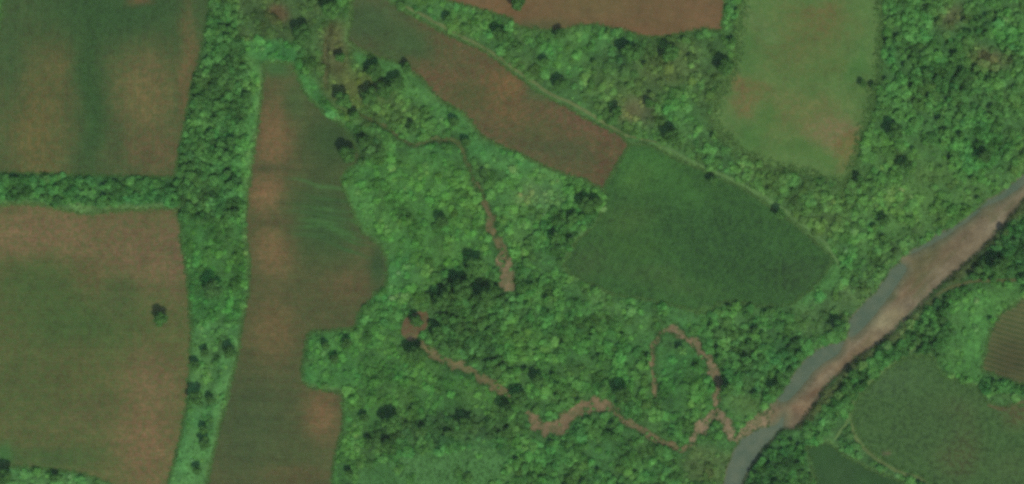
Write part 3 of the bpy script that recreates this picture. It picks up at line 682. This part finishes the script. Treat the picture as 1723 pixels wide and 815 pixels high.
for i, (x, y, R) in enumerate(tree_xy):
    Rm = R*S; c = np.array(tree_col[i], float)
    o = bpy.data.objects.new('broadleaf_tree', None); COL.objects.link(o); o.location = (float(wx(x)), float(wy(y)), float(TZ[i]))
    o.rotation_euler = (0, 0, r.uniform(0, 6.28)); o.empty_display_size = .5
    hs = r.uniform(.95, 1.15)
    lab, grp = tree_lab[i], None
    if lab is None:
        pa, grp = place(x, y)
        tone = 'dark green' if c.sum() < 200 else ('mid green' if c.sum() < 222 else 'lighter green')
        lab = f'{SIZES(R)} {tone} tree {pa}'
    else: grp = 'single trees standing out from the scrub'
    o['label'] = lab; o['category'] = 'tree'; o['group'] = grp
    cr = bpy.data.objects.new('crown', CROWNS[int(r.integers(len(CROWNS)))]); COL.objects.link(cr); cr.parent = o
    cr.location = (0, 0, Rm*.95*hs); cr.scale = (Rm*r.uniform(.95, 1.08), Rm*r.uniform(.95, 1.08), Rm*hs)
    a = alb(c, 2.5 if tree_lab[i] is None else 2.3)*LG; cr.color = (*[float(v) for v in a], 1)
    tk = bpy.data.objects.new('trunk', TRUNKS[int(r.integers(len(TRUNKS)))]); COL.objects.link(tk); tk.parent = o
    tk.location = (0, 0, Rm*.88*hs); tk.scale = (Rm, Rm, Rm*hs)

# bushes: jittered scatter thinned by the zones
def shrub_parts(seed, n=80, leaf=.22, lumps=4):
    r = np.random.default_rng(seed+400); a = r.uniform(0, 6.28, lumps); q = r.uniform(.2, .5, lumps)
    cs = np.stack([np.cos(a)*q, np.sin(a)*q, r.uniform(.2, .5, lumps)], 1); rs = r.uniform(.4, .62, lumps)
    k = r.integers(lumps, size=n); d = unit(r.normal(size=(n, 3))); d[:, 2] = np.abs(d[:, 2])
    P = cs[k]+d*(rs[k]*r.uniform(.75, 1.05, n))[:, None]
    V, F = quads(P, unit(d+.28*r.normal(size=(n, 3))), leaf*r.uniform(.7, 1.3, n), r)
    tone = np.clip(1+.10*r.normal(size=n), .55, 1.5); c = np.repeat(np.stack([tone, tone, tone], 1), 4, 0)
    return V, F, c
SHV = [shrub_parts(s, 150, .16, 5) for s in range(6)]
r = np.random.default_rng(23); B = []
for st, kmin in ((6.0, 0.0),):
    jx, jy = np.meshgrid(np.arange(-70, 1794, st), np.arange(-70, 886, st))
    jx = (jx + r.uniform(-.5, .5, jx.shape)*st).ravel(); jy = (jy + r.uniform(-.5, .5, jy.shape)*st).ravel()
order = r.permutation(len(jx)); jx = jx[order]; jy = jy[order]
D = samp(ZD, jx, jy); Sz = samp(ZS, jx, jy); bl = samp(BLOCK, jx, jy)
clump = fbm(jx, jy, 26, 3, 70.)
R = Sz*1.12*np.exp(r.normal(size=len(jx))*.40)*(.72+.6*clump); R = np.clip(R, 1.3, 10)
keep = (r.random(len(jx)) < D*(.22+1.0*sstep(.36, .60, clump)+.5*sstep(.3, .8, D*samp(ZT, jx, jy)*2))*np.clip((5.4/np.maximum(Sz, 2.2))**1.35, .2, 1)*1.0) & ((bl <= 0) | ((bl < 3.0) & (R < 3.4)))
# keep clear of the single trees and the stream beds
for x, y, t in tree_xy: keep &= np.hypot(jx-x, jy-y) > t*.78
SD = np.full(GX.shape, 80.0)
for q in list(ribbons.values()) + [BARE]: SD = np.minimum(SD, dist_line(GX, GY, q, True))
keep &= (samp(SD, jx, jy) > R*.6) | ((R < 3.0) & (r.random(len(jx)) < .5))
jx, jy, R = jx[keep], jy[keep], R[keep]
big = np.argsort(-R*((jx > 2) & (jx < 1721) & (jy > 2) & (jy < 813)))[:290]
isbig = np.zeros(len(jx), bool); isbig[big] = True
bz = height(jx, jy)
tint = samp(ZC, jx, jy)*(1+.065*r.normal(size=len(jx)))[:, None]*np.stack([1+.03*r.normal(size=len(jx)), np.ones(len(jx)), 1+.03*r.normal(size=len(jx))], 1)
LF = .99+.34*(fbm(jx, jy, 20, 3, 90.)-.5)*2; HU = (fbm(jx, jy, 42, 3, 110.)-.5)*2
tint = tint*LF[:, None]*np.stack([.98+.15*HU, 1+.03*HU, 1+.02*HU], 1)
tint = np.clip(tint, 25, 124)
SHM = [mesh_from('shrub', V, F, M_LEAF, c) for V, F, c in SHV]
hk = r.uniform(.34, .66, len(jx))*(1+.5*np.clip(samp(ZT, jx, jy)*2, 0, 1))
for i in big:
    x, y, q = float(jx[i]), float(jy[i]), float(R[i])
    o = bpy.data.objects.new('shrub', SHM[int(r.integers(6))]); COL.objects.link(o)
    o.location = (float(wx(x)), float(wy(y)), float(bz[i])-.1); o.rotation_euler = (0, 0, r.uniform(0, 6.28)); s = q*S*1.12
    o.scale = (s, s*r.uniform(.85, 1.15), s*hk[i]); o.color = (*[float(v) for v in alb(tint[i], 2.08)*LG], 1)
    pa, g = place(x, y); tone = 'dark' if tint[i].sum() < 200 else ('mid green' if tint[i].sum() < 225 else 'pale green')
    o['label'] = f'{"broad" if q > 7.5 else "rounded"} {tone} bush {pa}'; o['category'] = 'bush'; o['group'] = g.replace('trees', 'bushes')
def scatter(name, X, Y, Z, R, Hk, cols, parts, label, cat, f):
    """all the small growth nobody could count, one mesh"""
    Vs = []; Fs = []; Cs = []; off = 0; rr = np.random.default_rng(5); var = rr.integers(len(parts), size=len(X)); rot = rr.uniform(0, 6.28, len(X))
    for k, (V, F, c) in enumerate(parts):
        m = var == k; n = int(m.sum())
        if n == 0: continue
        ca = np.cos(rot[m])[:, None]; sa = np.sin(rot[m])[:, None]; s = (R[m]*S)[:, None]
        vx = (V[:, 0]*ca - V[:, 1]*sa)*s + wx(X[m])[:, None]; vy = (V[:, 0]*sa + V[:, 1]*ca)*s + wy(Y[m])[:, None]
        vz = V[:, 2]*s*Hk[m][:, None] + Z[m][:, None]
        Vs.append(np.stack([vx, vy, vz], -1).reshape(-1, 3)); q = len(V)
        Fs.append((F[None] + (np.arange(n)*q)[:, None, None]).reshape(-1, 4) + off); off += n*q
        Cs.append((c[None]*(alb(cols[m], f)*LG)[:, None, :]).reshape(-1, 3))
    me = mesh_from(name, np.concatenate(Vs), np.concatenate(Fs), M_SCRUB, np.concatenate(Cs))
    return link(name, me, 'stuff', label, cat)
SMALL = [shrub_parts(s+50, 56, .25, 3+s % 3) for s in range(6)]
m = ~isbig
scatter('scrub', jx[m], jy[m], bz[m]-.1, R[m]*1.15, hk[m], tint[m], SMALL, 'dense green scrub covering the land between the fields', 'scrub', 2.08)
print('bushes', len(jx), 'trees', len(tree_xy))

# rough grass: along every margin and thinly through the open ground
def tuft(seed):
    r = np.random.default_rng(seed+700); n = 9
    P = np.stack([r.normal(size=n)*.5, r.normal(size=n)*.5, r.uniform(.05, .5, n)], 1)
    V, F = quads(P, unit(np.stack([r.normal(size=n)*.6, r.normal(size=n)*.6, np.ones(n)], 1)), .34*r.uniform(.7, 1.2, n), r)
    t = np.clip(1+.15*r.normal(size=n), .6, 1.4); return V, F, np.repeat(np.stack([t, t, t], 1), 4, 0)
gxs, gys, gcs = [], [], []
for k, q in FIELDS.items():
    d = np.diff(np.vstack([q, q[:1]]), axis=0); L = np.hypot(d[:, 0], d[:, 1]); n = int(L.sum()*(3.2 if k == 'F7' else 1.2))
    i = r.choice(len(q), n, p=L/L.sum()); t = r.random(n)
    sg = 6 if k == 'F7' else 1.6
    x = q[i, 0]+d[i, 0]*t + r.normal(size=n)*sg; y = q[i, 1]+d[i, 1]*t + r.normal(size=n)*sg
    gxs.append(x); gys.append(y); gcs.append(samp(ZC, x, y)*.6 + np.array([86, 116, 66])*.4)
n = 16000; x = r.uniform(-60, 1783, n); y = r.uniform(-60, 875, n); ok = (samp(BLOCK, x, y) < 2)
gxs.append(x[ok]); gys.append(y[ok]); gcs.append(samp(ZC, x[ok], y[ok])*1.06)
q = MEADOW; n = 2600; x = r.uniform(590, 860, n); y = r.uniform(745, 900, n); ok = inside(x, y, q); gxs.append(x[ok]); gys.append(y[ok]); gcs.append(np.repeat([[74., 120., 68.]], ok.sum(), 0))
for k, rb in list(ribbons.items()) + [('r', RIVER)]:       # weeds that break the bank lines
    n = int(len(rb)*(2.2 if k != 'r' else 3)); i = r.integers(len(rb), size=n); x = rb[i, 0]+r.normal(size=n)*2.0; y = rb[i, 1]+r.normal(size=n)*2.0
    gxs.append(x); gys.append(y); gcs.append(samp(ZC, x, y)*.95)
X = np.concatenate(gxs); Y = np.concatenate(gys); Cc = np.clip(np.concatenate(gcs)*(1+.10*r.normal(size=len(X)))[:, None], 20, 150)
scatter('grass', X, Y, height(X, Y)+.05, r.uniform(1.2, 2.6, len(X)), np.full(len(X), .6), Cc, [tuft(s) for s in range(4)], 'rough grass along the field margins and between the bushes', 'grass', 1.15)

# thin humid air between the ground and the high viewpoint
hm = bpy.data.materials.new('thin_haze'); hm.use_nodes = True; n = hm.node_tree
for nd in list(n.nodes):
    if nd.type == 'BSDF_PRINCIPLED': n.nodes.remove(nd)
pv = N(n, 'ShaderNodeVolumePrincipled'); pv.inputs['Color'].default_value = (.88, .95, .90, 1); pv.inputs['Density'].default_value = HAZE
n.links.new(pv.outputs[0], n.nodes['Material Output'].inputs['Volume'])
hw_, z0, z1 = 26500., -8., ALT + 30
V = np.array([(x, y, z) for z in (z0, z1) for x, y in ((-hw_, -hw_), (hw_, -hw_), (hw_, hw_), (-hw_, hw_))])
Fh = np.array([(0, 3, 2, 1), (4, 5, 6, 7), (0, 1, 5, 4), (1, 2, 6, 5), (2, 3, 7, 6), (3, 0, 4, 7)])
link('haze', mesh_from('haze', V, Fh, hm), 'stuff', 'thin pale haze in the air over the fields', 'haze')
